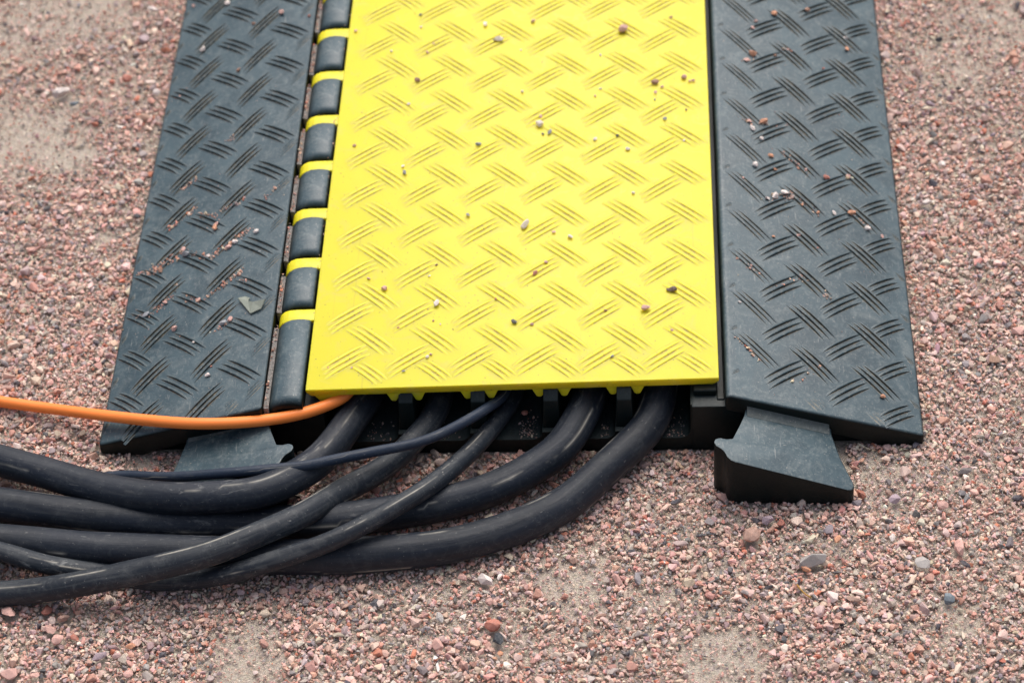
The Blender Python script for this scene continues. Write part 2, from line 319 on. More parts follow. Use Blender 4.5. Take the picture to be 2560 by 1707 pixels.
# loose stones: surface, x, y, z, size (mm), colour key, label
PEB = [
    ["lid", -123.4, 379.5, 53.0, 3.1, "p", ""],
    ["lid", -75.7, 397.5, 53.0, 2.7, "g", ""],
    ["lid", -74.5, 382.7, 53.0, 2.3, "w", ""],
    ["lid", -63.9, 362.2, 53.0, 2.3, "p", ""],
    ["lid", -68.2, 352.1, 53.0, 3.0, "p", ""],
    ["lid", -73.6, 319.7, 53.0, 4.6, "b", "brownish pebble between tread marks near the upper left of the lid"],
    ["lid", -95.0, 354.8, 53.0, 2.6, "w", ""],
    ["lid", -26.3, 383.4, 53.0, 4.6, "w", "pale pebble just above the dark grained one near the lid top"],
    ["lid", -15.3, 364.7, 53.0, 6.7, "w", "pinkish white pebble with a dark grain beside it, lid top"],
    ["lid", -18.8, 365.4, 53.0, 2.3, "d", ""],
    ["lid", 9.5, 386.3, 53.0, 4.2, "p", ""],
    ["lid", 16.9, 266.9, 53.0, 6.4, "w", "round pinkish white pebble beside grey grains in the middle of the yellow lid"],
    ["lid", 17.8, 275.9, 53.0, 3.7, "p", ""],
    ["lid", 24.3, 258.3, 53.0, 4.4, "g", "small grey pebble just right of the round pinkish white pebble on the lid"],
    ["lid", 19.6, 257.1, 53.0, 2.2, "d", ""],
    ["lid", 3.4, 304.4, 53.0, 3.0, "w", ""],
    ["lid", -26.2, 246.8, 53.0, 4.5, "g", "grey blue pebble left of the lid centre beside a slanting tread mark"],
    ["lid", -114.8, 248.7, 53.0, 2.9, "p", ""],
    ["lid", -78.4, 293.2, 53.0, 3.0, "w", ""],
    ["lid", 1.3, 352.7, 53.0, 1.9, "w", ""],
    ["lid", 76.4, 372.9, 53.0, 8.5, "p", "largest pinkish brown pebble on the yellow lid, near its far end"],
    ["lid", 59.9, 344.6, 53.0, 2.6, "w", ""],
    ["lid", 60.1, 305.9, 53.0, 2.6, "w", ""],
    ["lid", 56.5, 298.0, 53.0, 2.2, "p", ""],
    ["lid", 112.5, 387.5, 53.0, 2.7, "p", ""],
    ["lid", 99.6, 311.0, 53.0, 5.8, "b", "brown pebble at the upper right of the lid with crumbs around it"],
    ["lid", 104.8, 306.8, 53.0, 2.6, "p", ""],
    ["lid", 99.9, 300.6, 53.0, 3.3, "p", ""],
    ["lid", 99.5, 292.6, 53.0, 2.2, "g", ""],
    ["lid", 120.8, 316.7, 53.0, 4.6, "p", "pinkish pebble close to the right edge of the lid, upper half"],
    ["lid", 124.7, 312.5, 53.0, 3.0, "p", ""],
    ["lid", 127.3, 313.0, 53.0, 3.0, "p", ""],
    ["lid", 56.8, 250.1, 53.0, 3.3, "w", ""],
    ["lid", 72.7, 253.5, 53.0, 2.9, "d", ""],
    ["lid", 119.6, 247.1, 53.0, 2.2, "w", ""],
    ["lid", 79.9, 238.9, 53.0, 3.6, "w", ""],
    ["lid", 106.5, 270.8, 53.0, 3.8, "g", ""],
    ["lid", 121.6, 280.5, 53.0, 2.2, "b", ""],
    ["lid", -83.4, 101.3, 53.0, 4.4, "p", "pink pebble on the left of the lid near the last hinge fingers"],
    ["lid", -47.9, 85.9, 53.0, 5.7, "w", "pale pink pebble at a tread mark tip, lower left of the lid"],
    ["lid", 17.4, 113.7, 53.0, 4.2, "r", "reddish brown pebble on a tread mark in the lower half of the lid"],
    ["lid", 24.7, 124.5, 53.0, 2.8, "p", ""],
    ["lid", 4.7, 67.8, 53.0, 4.6, "d", "flat dark grey pebble beside a scratch on the lower middle of the lid"],
    ["lid", -8.3, 90.0, 53.0, 2.4, "r", ""],
    ["lid", -49.5, 123.8, 53.0, 2.1, "b", ""],
    ["lid", -53.8, 113.0, 53.0, 2.1, "w", ""],
    ["lid", -94.8, 111.5, 53.0, 2.7, "p", ""],
    ["lid", -48.8, 70.5, 53.0, 1.7, "p", ""],
    ["lid", -43.9, 67.0, 53.0, 1.7, "w", ""],
    ["lid", -71.8, 64.3, 53.0, 2.0, "r", ""],
    ["lid", -51.0, 37.0, 53.0, 2.7, "w", ""],
    ["lid", -48.8, 39.3, 53.0, 2.3, "p", ""],
    ["lid", -65.6, 24.3, 53.0, 2.4, "g", ""],
    ["lid", 16.5, 65.7, 53.0, 2.7, "p", ""],
    ["lid", -99.9, 28.3, 53.0, 1.7, "p", ""],
    ["lid", 109.7, 95.3, 53.0, 6.0, "m", "dark speckled crumb of granite near the lower right of the lid"],
    ["lid", 106.3, 95.9, 53.0, 2.7, "m", ""],
    ["lid", 91.3, 78.3, 53.0, 6.6, "p", "angular pink pebble at a tread mark end, lower right of the lid"],
    ["lid", 69.5, 34.9, 53.0, 2.8, "g", ""],
    ["lid", 108.5, 57.9, 53.0, 2.3, "p", ""],
    ["lid", 65.0, 77.5, 53.0, 2.4, "b", ""],
    ["lid", -30.2, 172.7, 53.0, 3.9, "g", ""],
    ["lid", 9.5, 161.3, 53.0, 6.7, "w", "long pale pebble at a tread mark tip in the lid centre"],
    ["lid", 29.3, 153.9, 53.0, 3.2, "p", ""],
    ["lid", 40.5, 148.9, 53.0, 4.2, "w", ""],
    ["lid", 83.6, 192.7, 53.0, 2.8, "w", ""],
    ["lid", -77.2, 217.9, 53.0, 4.3, "g", ""],
    ["lid", -78.6, 225.2, 53.0, 2.9, "w", ""],
    ["right", 190.3, 409.6, 35.5, 5.2, "o", "orange pebble nearest the far end of the right black ramp"],
    ["right", 175.9, 395.6, 40.0, 3.1, "p", ""],
    ["right", 173.3, 386.6, 40.9, 3.4, "p", ""],
    ["right", 172.1, 355.4, 41.2, 6.3, "o", "round brownish orange pebble on the upper part of the right black ramp"],
    ["right", 167.3, 346.5, 42.8, 4.5, "p", ""],
    ["right", 198.5, 369.7, 32.9, 3.4, "p", ""],
    ["right", 189.0, 359.6, 35.9, 3.0, "b", ""],
    ["right", 177.4, 279.4, 39.5, 6.4, "o", "orange brown pebble topping a curved tread mark on the right ramp"],
    ["right", 169.0, 269.8, 42.2, 4.8, "w", "pale oval pebble just below the orange brown one on the right ramp"],
    ["right", 174.9, 260.6, 40.4, 4.0, "w", ""],
    ["right", 166.7, 276.9, 42.9, 3.7, "p", ""],
    ["right", 180.7, 243.8, 38.5, 4.6, "o", "brown pebble touching a pale one on the upper middle of the right ramp"],
    ["right", 243.7, 399.8, 18.5, 3.9, "w", ""],
    ["right", 244.0, 386.7, 18.5, 4.9, "o", ""],
    ["right", 224.6, 357.3, 24.6, 2.7, "r", ""],
    ["right", 169.3, 230.6, 42.1, 5.4, "w", ""],
    ["right", 160.0, 214.3, 45.1, 2.6, "p", ""],
    ["right", 183.2, 230.5, 37.7, 3.1, "o", ""],
    ["right", 219.7, 233.2, 26.2, 5.2, "r", ""],
    ["right", 236.8, 239.6, 20.7, 3.1, "p", ""],
    ["right", 189.4, 207.1, 35.8, 6.3, "w", "pale pebble wedged among crumbs at the top of a tread mark on the right ramp"],
    ["right", 182.0, 201.7, 38.1, 5.6, "w", ""],
    ["right", 176.7, 197.7, 39.8, 3.6, "w", ""],
    ["right", 200.8, 199.4, 32.1, 3.1, "o", ""],
    ["right", 211.8, 194.6, 28.6, 3.1, "o", ""],
    ["right", 235.8, 200.8, 21.0, 6.3, "o", "peach pebble on the middle of the right ramp near its outer half"],
    ["right", 223.3, 197.5, 25.0, 4.1, "w", ""],
    ["right", 216.1, 423.5, 27.3, 5.0, "b", ""],
    ["right", 246.2, 188.7, 17.7, 4.9, "w", ""],
    ["right", 179.4, 160.0, 38.9, 2.8, "o", ""],
    ["right", 196.5, 166.1, 33.5, 3.7, "p", ""],
    ["right", 255.9, 184.1, 14.7, 3.3, "p", ""],
    ["right", 204.3, 43.2, 31.0, 3.1, "o", ""],
    ["right", 244.9, 27.6, 18.2, 3.9, "o", "lone orange pebble near the front end of the right black ramp"],
    ["right", 209.3, 158.4, 29.5, 1.9, "r", ""],
    ["right", 153.7, 88.4, 47.1, 2.3, "w", ""],
    ["left", -232.4, 453.9, 23.5, 5.1, "w", "whitish pebble at the far end of the left black ramp"],
    ["left", -262.2, 466.0, 13.0, 3.2, "p", ""],
    ["left", -184.8, 418.5, 40.3, 6.0, "p", "pink pebble near the hinge at the far end of the left ramp"],
    ["left", -207.1, 416.8, 32.4, 3.1, "b", ""],
    ["left", -246.4, 403.2, 18.5, 6.1, "w", "pale round pebble near the outer edge of the left ramp, upper part"],
    ["left", -213.1, 362.9, 30.3, 4.3, "b", ""],
    ["left", -161.1, 403.5, 48.7, 2.6, "r", ""],
    ["left", -211.0, 187.1, 31.1, 5.6, "o", "orange brown pebble below a streak of grit on the left ramp"],
    ["left", -210.4, 191.1, 31.2, 3.8, "p", ""],
    ["left", -178.4, 170.2, 42.6, 4.3, "w", "pale lone pebble near the hinge on the middle of the left ramp"],
    ["left", -193.4, 165.9, 37.3, 4.7, "w", ""],
    ["left", -198.0, 162.2, 35.6, 4.7, "p", ""],
    ["left", -229.8, 167.4, 24.4, 6.7, "g", "grey pebble in the thickest streak of grit on the left ramp"],
    ["left", -232.7, 174.1, 23.4, 4.3, "p", ""],
    ["left", -248.0, 158.7, 18.0, 5.2, "b", ""],
    ["left", -212.1, 158.9, 30.7, 3.8, "w", ""],
    ["left", -239.1, 123.3, 21.1, 3.9, "p", ""],
    ["left", -252.6, 115.7, 16.4, 5.6, "g", ""],
    ["left", -213.8, 116.2, 30.1, 3.3, "p", ""],
    ["left", -228.6, 93.5, 24.8, 4.8, "p", "pink pebble at the upper tip of a slanting tread mark on the left ramp"],
    ["left", -192.9, 85.3, 37.4, 5.7, "g", "grey pebble below the torn plastic scrap on the left ramp"],
    ["left", -187.8, 87.3, 39.2, 4.6, "p", ""],
    ["left", -212.5, 75.2, 30.5, 2.9, "w", ""],
    ["left", -197.9, 39.0, 35.7, 4.1, "w", "white pebble nearest the front end of the left ramp"],
    ["left", -196.5, 47.0, 36.2, 1.8, "r", ""],
    ["left", -173.6, 148.3, 44.3, 2.8, "g", ""],
    ["ground", -0.8, -157.4, 1.0, 9.8, "k", "large black angular stone in the foreground gravel"],
    ["ground", -4.7, -146.5, 1.0, 10.5, "r", "large reddish brown stone just above the black one in the gravel"],
    ["ground", -10.3, -111.0, 1.0, 10.0, "w", "long whitish stone lying slanted below the cables"],
    ["ground", -1.7, -107.0, 1.0, 4.7, "w", "small round pinkish white stone right of the long whitish stone"],
    ["ground", -37.6, -160.4, 1.0, 8.7, "p", "pink and white stone in the foreground left of the black stone"],
    ["ground", 1.0, -167.3, 1.0, 5.4, "o", "pale orange stone just below the black stone"],
    ["ground", -24.5, -107.8, 1.0, 6.4, "p", "rounded dusty pink stone close below the thickest front cable"],
    ["ground", -7.5, -127.0, 1.0, 6.3, "p", "upright pink stone midway between cables and black stone"],
    ["ground", -10.9, -166.1, 1.0, 5.4, "p", "pale pink blocky stone lower left of the black stone"],
    ["ground", -37.6, -139.8, 1.0, 7.6, "g", "slate grey stone in the gravel left of the reddish brown stone"],
    ["ground", 156.2, -77.7, 1.0, 13.8, "b", "flat brown slab of stone below the right connector lug"],
    ["ground", 166.9, -64.0, 1.0, 8.6, "u", "purple triangular stone right below the front face of the connector lug"],
    ["ground", 247.4, -47.8, 1.0, 9.0, "u", "purplish grey stone right of the connector lug corner"],
    ["ground", 193.2, -98.7, 1.0, 14.5, "g", "pale grey oblong stone in the gravel below the right connector lug"],
    ["ground", 261.0, -100.7, 1.0, 11.2, "g", "grey pink flat stone in the right foreground gravel"],
    ["ground", 284.8, -88.5, 1.0, 12.1, "p", "long pale pink stone at the right side of the gravel"],
    ["ground", 274.3, -129.0, 1.0, 8.7, "k2", "blue grey rounded stone in the lower right gravel"],
    ["ground", 209.5, -79.5, 1.0, 6.5, "o", "two toned ochre stone below the connector lug"],
    ["ground", 243.8, -78.9, 1.0, 6.1, "w", "pale lilac stone in the gravel right of the ochre stone"],
    ["ground", 277.5, -53.2, 1.0, 8.2, "p", "pink stone near the right ramp front corner"],
    ["ground", 188.6, -102.8, 1.0, 6.8, "o", "orange stone beside the pale grey oblong stone"],
    ["ground", -307.3, -133.4, 1.0, 11.5, "p", "biggest speckled pink stone in the lower left corner beside a cable"],
    ["ground", -284.4, -131.1, 1.0, 8.3, "r", "reddish dome shaped stone below the lowest cable at left"],
    ["ground", -279.8, -146.9, 1.0, 9.2, "p", "square pink stone with a dark dot in the lower left gravel"],
    ["ground", -272.5, -137.5, 1.0, 8.3, "b", "brown pointed stone in the lower left gravel"],
    ["ground", -273.9, -154.6, 1.0, 9.2, "p", "pink stone with a grey top in the lower left gravel"],
    ["ground", -245.6, -167.4, 1.0, 9.1, "u", "slender mauve stone in the lower left gravel"],
    ["ground", -227.3, -159.4, 1.0, 6.3, "o", "cream coloured rounded stone in the lower left gravel"],
    ["ground", -225.7, -181.0, 1.0, 6.7, "p", "square pale pink stone at the bottom edge of the gravel"],
    ["ground", -215.5, -176.3, 1.0, 6.7, "g", "pale grey oval stone near the bottom left"],
    ["ground", -263.0, -152.6, 1.0, 6.3, "r", "rose pink stone in the lower left gravel"],
    ["ground", -299.2, -180.3, 1.0, 10.5, "p", "broad pink granite lump at the bottom left corner"],
    ["ground", -283.4, -181.7, 1.0, 6.7, "p", "pink egg shaped stone at the bottom left"],
    ["ground", -354.5, 372.9, 1.0, 15.0, "w", "flat white stone on the sandy patch at upper left"],
    ["ground", -306.1, 389.7, 1.0, 9.2, "r", "orange pointed stone left of the left ramp near the top"],
    ["ground", -297.6, 476.3, 1.0, 7.4, "w", "cream oblong stone near the top of the left ramp edge"],
    ["ground", -342.8, 361.4, 1.0, 7.1, "k2", "bluish flat stone on the upper left sand"],
    ["ground", -280.8, 373.5, 1.0, 6.5, "w", "cream rounded stone touching the left ramp edge"],
    ["ground", 306.0, 272.6, 1.0, 6.6, "w", "white pebble in the gravel right of the right ramp"],
    ["ground", 292.0, 232.0, 1.0, 7.8, "w", "cream flat pebble beside the right ramp outer edge"],
    ["ground", 316.5, 416.6, 1.0, 5.6, "k", "dark pebble on the sandy upper right"],
    ["ground", 358.8, 350.9, 1.0, 7.6, "b", "brownish stone in the upper right gravel"],
    ["ground", 303.3, 340.0, 1.0, 7.6, "u", "purple grey stone right of the right ramp"],
    ["ground", -33.0, -26.5, 1.0, 5.0, "g", "speckled grey pebble lodged between two black cables"],
    ["ground", -38.6, -31.7, 1.0, 4.4, "w", "pale pebble lodged between two black cables"],
    ["ground", -117.2, -67.4, 1.0, 5.3, "r", "pinkish brown pebble caught where two cables cross"],
    ["ground", 11.1, 21.8, 1.0, 4.7, "r", "reddish pebble inside the third cable channel"]]
NV = 10
VARIANTS = [hull_stone(100 + i, 11 + (i % 4) * 3, [(1, .8, .6), (1, .62, .5), (1, .9, .7), (1.15, .55, .5), (1, .85, .42)][i % 5]) for i in range(NV)]

def gravel_tree():
    t = bpy.data.node_groups.new('scatter_stones', 'GeometryNodeTree')
    t.interface.new_socket('Geometry', in_out='INPUT', socket_type='NodeSocketGeometry')
    t.interface.new_socket('Geometry', in_out='OUTPUT', socket_type='NodeSocketGeometry')
    gi = t.nodes.new('NodeGroupInput'); go = t.nodes.new('NodeGroupOutput')
    def na(name, typ):
        x = t.nodes.new('GeometryNodeInputNamedAttribute'); x.data_type = typ; x.inputs['Name'].default_value = name
        return x.outputs['Attribute']
    var = na('variant', 'INT')
    jn = t.nodes.new('GeometryNodeGeometryToInstance')
    for i in reversed(range(NV)):
        c = t.nodes.new('FunctionNodeCompare'); c.data_type = 'INT'; c.operation = 'EQUAL'
        t.links.new(var, c.inputs[2]); c.inputs[3].default_value = i
        s = t.nodes.new('GeometryNodeSeparateGeometry'); s.domain = 'POINT'
        t.links.new(gi.outputs[0], s.inputs[0]); t.links.new(c.outputs[0], s.inputs[1])
        t.links.new(s.outputs[0], jn.inputs[0])
    c = t.nodes.new('FunctionNodeCompare'); c.data_type = 'INT'; c.operation = 'LESS_THAN'
    t.links.new(var, c.inputs[2]); c.inputs[3].default_value = 0
    s = t.nodes.new('GeometryNodeSeparateGeometry'); s.domain = 'POINT'
    t.links.new(gi.outputs[0], s.inputs[0]); t.links.new(c.outputs[0], s.inputs[1])
    ip = t.nodes.new('GeometryNodeInstanceOnPoints')
    t.links.new(s.outputs[0], ip.inputs['Points']); t.links.new(jn.outputs[0], ip.inputs['Instance'])
    ip.inputs['Pick Instance'].default_value = True
    t.links.new(na('pick', 'INT'), ip.inputs['Instance Index'])
    er = t.nodes.new('FunctionNodeEulerToRotation'); t.links.new(na('turn', 'FLOAT_VECTOR'), er.inputs[0])
    t.links.new(er.outputs[0], ip.inputs['Rotation']); t.links.new(na('size', 'FLOAT_VECTOR'), ip.inputs['Scale'])
    t.links.new(ip.outputs[0], go.inputs[0])
    return t
TREE = gravel_tree()

def scatter(name, P, size, turn, tint, label):
    """P (n,3) metres; every point becomes one stone"""
    n = len(P)
    vs, fs, tag_v = [], [], []
    off = 0
    for i, (V, Fc) in enumerate(VARIANTS):
        vs.append(V); fs += [[a + off for a in f] for f in Fc]; tag_v += [i] * len(V); off += len(V)
    co = np.concatenate(vs + [P]).astype(np.float32)
    me = bpy.data.meshes.new(name); me.from_pydata(np.concatenate(vs), [], fs)
    nv = off
    me.vertices.add(n); me.vertices.foreach_set('co', co.ravel())
    def at(nm, typ, arr, key):
        a = me.attributes.new(nm, typ, 'POINT'); a.data.foreach_set(key, arr.ravel())
    at('variant', 'INT', np.array(tag_v + [-1] * n, np.int32), 'value')
    at('pick', 'INT', np.concatenate([np.zeros(nv, np.int32), rng.integers(0, NV, n).astype(np.int32)]), 'value')
    z = np.zeros((nv, 3), np.float32)
    at('turn', 'FLOAT_VECTOR', np.concatenate([z, turn]).astype(np.float32), 'vector')
    at('size', 'FLOAT_VECTOR', np.concatenate([z, size]).astype(np.float32), 'vector')
    tc = np.concatenate([np.ones((nv, 4)), np.c_[tint, np.ones(n)]]).astype(np.float32)
    at('tint', 'FLOAT_COLOR', tc, 'color')
    me.update()
    o = obj(name, me, STONE)
    md = o.modifiers.new('scatter', 'NODES'); md.node_group = TREE
    tag(o, label, kind='stuff')
    return o

STONES = [(r[1], r[2], r[4]) for r in PEB if r[0] == 'ground']
def make_gravel():
    X0, X1, Y0, Y1 = -560, 520, -330, 700
    out_P, out_s, out_t, out_c = [], [], [], []
    def add(n, box, lo, med, sig, hi, keep, sink, tilt, bright=1.0):
        x = rng.uniform(box[0], box[1], n); y = rng.uniform(box[2], box[3], n)
        d = np.clip(rng.lognormal(math.log(med), sig, n), lo, hi)
        pt = patchiness(x, y)
        k = rng.random(n) < keep(pt, d)
        k &= ~((np.abs(x) < 266) & (y > 3)) & ~((np.abs(x) < 135) & (y > -1.5))
        k &= ~((np.abs(np.abs(x) - 184) < 36) & (y > -46) & (y < 5) & (x > 0))
        for sx, sy, sr in STONES: k &= (x - sx) ** 2 + (y - sy) ** 2 > (sr * .5) ** 2
        x, y, d = x[k], y[k], d[k]; m_ = len(x)
        if not m_: return
        s = d[:, None] * rng.uniform(.85, 1.15, (m_, 3))
        t = np.c_[rng.normal(0, tilt, m_), rng.normal(0, tilt, m_), rng.uniform(0, 6.283, m_)]
        z = d * sink + rng.uniform(-.3, .3, m_)
        out_P.append(np.c_[x, y, z] * MM); out_s.append(s * MM); out_t.append(t); out_c.append(tints(m_) * bright)
    near = (X0, X1, Y0, Y1)
    wide = (-680, 620, -400, 900)
    add(230000, near, .7, 1.25, .30, 2.3, lambda p, d: .97 - .30 * p, .24, .5)                       # coarse sand
    add(350000, wide, 1.4, 2.7, .28, 4.1, lambda p, d: np.clip(1 - .95 * p, .08, 1), .28, .40)     # fine gravel
    add(140000, wide, 2.7, 4.0, .26, 6.3, lambda p, d: np.clip(1 - 1.2 * p, .03, 1), .27, .30)      # gravel
    add(10500, wide, 6.0, 7.4, .2, 10.5, lambda p, d: np.clip(1 - 1.3 * p, .04, 1), .26, .25)        # big stones
    far = (-1700, 1700, -1300, 2300)
    n = 240000
    x = rng.uniform(far[0], far[1], n); y = rng.uniform(far[2], far[3], n)
    k = ~((x > wide[0]) & (x < wide[1]) & (y > wide[2]) & (y < wide[3])) & ~((np.abs(x) < 268) & (y > 0))
    x, y = x[k], y[k]; d = np.clip(rng.lognormal(math.log(4.8), .35, len(x)), 2, 12)
    out_P.append(np.c_[x, y, d * .3] * MM); out_s.append(d[:, None] * rng.uniform(.85, 1.15, (len(x), 3)) * MM)
    out_t.append(np.c_[rng.normal(0, .4, len(x)), rng.normal(0, .4, len(x)), rng.uniform(0, 6.28, len(x))]); out_c.append(tints(len(x)))
    scatter('gravel', np.concatenate(out_P), np.concatenate(out_s), np.concatenate(out_t), np.concatenate(out_c),
            'reddish pink crushed granite gravel with grey and pale chips')
make_gravel()

# ------------------------------------------------------------------ cable ramp
ramp = bpy.data.objects.new('cable_ramp', None); COL.objects.link(ramp)
tag(ramp, 'black rubber cable ramp with a bright yellow hinged lid on gravel', 'cable ramp')
LEN = 890.0
XL, XR, XO, HI, HO = -156.2, 143.2, 270.0, 50.4, 10.2
slope_l = (HI - HO) / (XO + XL)      # rise per mm, left
slope_r = (HI - HO) / (XO - XR)
zl = lambda x: HO + (x + XO) * slope_l
zr = lambda x: HO + (XO - x) * slope_r

# wing plates
def wing(side):
    if side > 0:
        prof = [(XR - 1.7, 36), (XR - 1.7, HI - 3.0), (XR + 1.2, HI - .4), (XO, HO), (XO, 0.0), (241, 0.0), (236, 3.2)]
        f0 = lambda u, v: 1.0
    else:
        prof = [(XL, 37), (XL, HI), (-XO, HO), (-XO, 0.0), (-241, 0.0), (-236, 3.2)]
        f0 = lambda u, v: 2.0 - 6.5 * max(0, (u + 270) / 114.)
    o = obj('ramp_wing', prism(prof, 'y', f0, LEN, 2.2, 3, 'ramp_wing'), PLASTIC, ramp)
    # recessed wall under the plate
    if side > 0: p2 = [(XR + 1, 0), (XR + 1, 36.5), (235, 3.0), (235, 0)]
    else: p2 = [(XL - 1, 0), (XL - 1, 36.5), (-235, 3.0), (-235, 0)]
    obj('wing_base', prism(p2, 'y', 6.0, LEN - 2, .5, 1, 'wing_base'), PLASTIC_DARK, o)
    return o
wing_r = wing(1); wing_l = wing(-1)

# channel tray: floor with rounded channel bottoms, side walls
DIV = [(-70.5, -58.7), (-23.6, -11.8), (23.4, 35.4), (70.8, 82.8)]
def tray_profile():
    walls = [(-150.0, -118.0)] + DIV + [(119.5, 142.0)]
    pts = [(-150, 0), (-150, 40), (-118, 40)]
    for i in range(5):
        a, b = walls[i][1], walls[i + 1][0]
        r = 7.0
        for k in range(5):
            t = math.pi / 2 * k / 4
            pts.append((a + r - r * math.cos(t), 11.5 + r - r * math.sin(t)))
        for k in range(5):
            t = math.pi / 2 * k / 4
            pts.append((b - r + r * math.sin(t), 11.5 + r - r * math.cos(t)))
        if i < 4: pts += []
    pts += [(119.5, 39.0), (142, 39.0), (142, 0)]
    return pts
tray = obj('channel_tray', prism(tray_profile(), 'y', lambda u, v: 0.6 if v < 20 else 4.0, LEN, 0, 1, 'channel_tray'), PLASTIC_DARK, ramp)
for a, b in DIV:
    bm = bmesh.new()
    sec = [(3.0, 11), (8.0, 40), (14.0, 44.6), (LEN - 4, 44.6), (LEN - 4, 11)]
    A = [bm.verts.new(Vector((a + (1.2 if z > 30 else 0), y, z)) * MM) for y, z in sec]
    B = [bm.verts.new(Vector((b - (1.2 if z > 30 else 0), y, z)) * MM) for y, z in sec]
    bm.faces.new(A); bm.faces.new(B[::-1])
    for i in range(5): bm.faces.new((A[i], B[i], B[(i + 1) % 5], A[(i + 1) % 5]))
    bmesh.ops.recalc_face_normals(bm, faces=bm.faces)
    bmesh.ops.bevel(bm, geom=list(bm.edges), offset=.0008, segments=2, affect='EDGES', profile=.5)
    obj('channel_divider', mesh_from_bm(bm, 'channel_divider'), PLASTIC_DARK, ramp)
# block closing the right side, with its lighter top lip
obj('end_block', prism([(120.5, 0), (120, 39.5), (152, 39.5), (152, 0)], 'y', lambda u, v: 1.5 if v > 20 else -.5, 40, 1.2, 2, 'end_block'), PLASTIC_DARK, ramp)
obj('lid_stop', prism([(136.4, 34), (136.4, 40.5), (141.3, 40.5), (141.3, 34)], 'y', 7, LEN, .6, 1, 'lid_stop'), PLASTIC_GAP, ramp)
obj('end_riser', prism([(121.5, 39), (121.5, 44.6), (136.2, 44.6), (136.2, 39)], 'y', 11, LEN, .6, 1, 'end_riser'), PLASTIC_GAP, ramp)

# connector lugs at the front (mirrored pair)
LUG = [(155, 5), (153.5, -4), (150.5, -13), (145.5, -26.5), (141.5, -28), (137.2, -28.2), (134.2, -30.3), (133.4, -33.2), (134.6, -36),
       (138.4, -37.8), (140.2, -40.2), (141.4, -43.3), (143.8, -45.6), (146.5, -46.3), (217.5, -49.3), (220.5, -48.4), (222, -45.5), (221.6, -42), (214.5, -23), (210, -4), (210, 5)]
def lug(side):
    zt = lambda x, y: 40.3 - .345 * (abs(x) - 144)
    poly = [(side * x, y) for x, y in LUG]
    o = obj('connector_lug', plate(poly, zt, 0.2, 1.0, 2, 'connector_lug'), PLASTIC, ramp)
    # dusty fillet where the neck meets the wing
    bm = bmesh.new(); rows = []
    for k in range(9):
        x = 155.5 + 53 * k / 8; z = zt(side * x, 0)
        rows.append([bm.verts.new(Vector((side * x, y, z + dz)) * MM) for y, dz in ((5, 6.0), (2.0, 5.2), (.6, 3.0), (-1.2, 1.4), (-4.5, .2), (-4.5, -2), (5, -2))])
    for a, b in zip(rows, rows[1:]):
        for j in range(6): bm.faces.new((a[j], a[j + 1], b[j + 1], b[j]))
    bm.faces.new(rows[0]); bm.faces.new(rows[-1])
    bmesh.ops.recalc_face_normals(bm, faces=bm.faces)
    obj('neck_fillet', mesh_from_bm(bm, 'neck_fillet', True, 50), FILLET, o)
    return o
lug_r = lug(1); lug_l = lug(-1)

# hinge: black knuckles between yellow fingers, a dusty groove beside them
TY0, TP, TW = 74.7, 50.08, 10.8
KP = [(-153.6, 34), (-153.6, 41.5), (-152.4, 45.2), (-150.2, 48.4), (-147.2, 50.9), (-143.4, 52.6), (-139.0, 53.2), (-134.5, 53.0), (-131.4, 52.2), (-130.2, 50.8), (-130.2, 34)]
def knuckle(y0, y1):
    bm = bmesh.new(); rows = []
    for y, ins in ((y0 + 1.0, 9.0), (y0, 6.2), (y0 + .5, 3.6), (y0 + 1.7, 1.7), (y0 + 3.4, .6), (y0 + 5.6, 0), (y1 - 1.2, 0), (y1 - .3, .4), (y1, 1.4), (y1, 8)):
        rows.append([bm.verts.new(Vector((x + (ins * .25 if x < -148 else 0), y, z - (ins if z > 40 else 0))) * MM) for x, z in KP])
    n = len(KP)
    for a, b in zip(rows, rows[1:]):
        for j in range(n): bm.faces.new((a[j], a[(j + 1) % n], b[(j + 1) % n], b[j]))
    bm.faces.new(rows[0]); bm.faces.new(rows[-1][::-1])
    bmesh.ops.recalc_face_normals(bm, faces=bm.faces)
    return obj('hinge_knuckle', mesh_from_bm(bm, 'hinge_knuckle', True, 50), PLASTIC, ramp)
first = knuckle(-1.0, TY0 - .8)
proto = knuckle(TY0 + TW + 2.2, TY0 + TP - .6)
for k in range(1, 16):
    c = proto.copy(); COL.objects.link(c); c.parent = ramp; c.location.y = k * TP * MM
gy = -1.0
groove = None
for k in range(17):
    y1 = TY0 + k * TP - 2.5
    if y1 > LEN: y1 = LEN
    me = prism([(XL + .6, 38), (XL + .6, 46.4), (-152.6, 45.8), (-152.6, 38)], 'y', gy, y1, 0, 1, 'dust_strip')
    obj('dust_strip', me, DUST, ramp)
    gy = TY0 + k * TP + TW + 1.5
obj('hinge_wall', prism([(XL + 1, 0), (XL + 1, 38.5), (-119, 38.5), (-119, 0)], 'y', 7, LEN, .8, 1, 'hinge_wall'), PLASTIC_DARK, ramp)

# yellow lid
LX0, LX1 = -128.7, 137.9
lf = lambda u: 9.2 + (u - LX0) * (15.0 - 9.2) / (LX1 - LX0)
lid_prof = [(LX0, 52), (LX1, 52), (LX1, 47.2), (LX1 - 3.4, 44.8), (LX0 + 3, 44.8), (LX0, 48)]
lid = obj('lid', prism(lid_prof, 'y', lambda u, v: lf(u) + (0 if v > 50 else 1.2), LEN - 6, .7, 2, 'lid'), YELLOW, ramp)
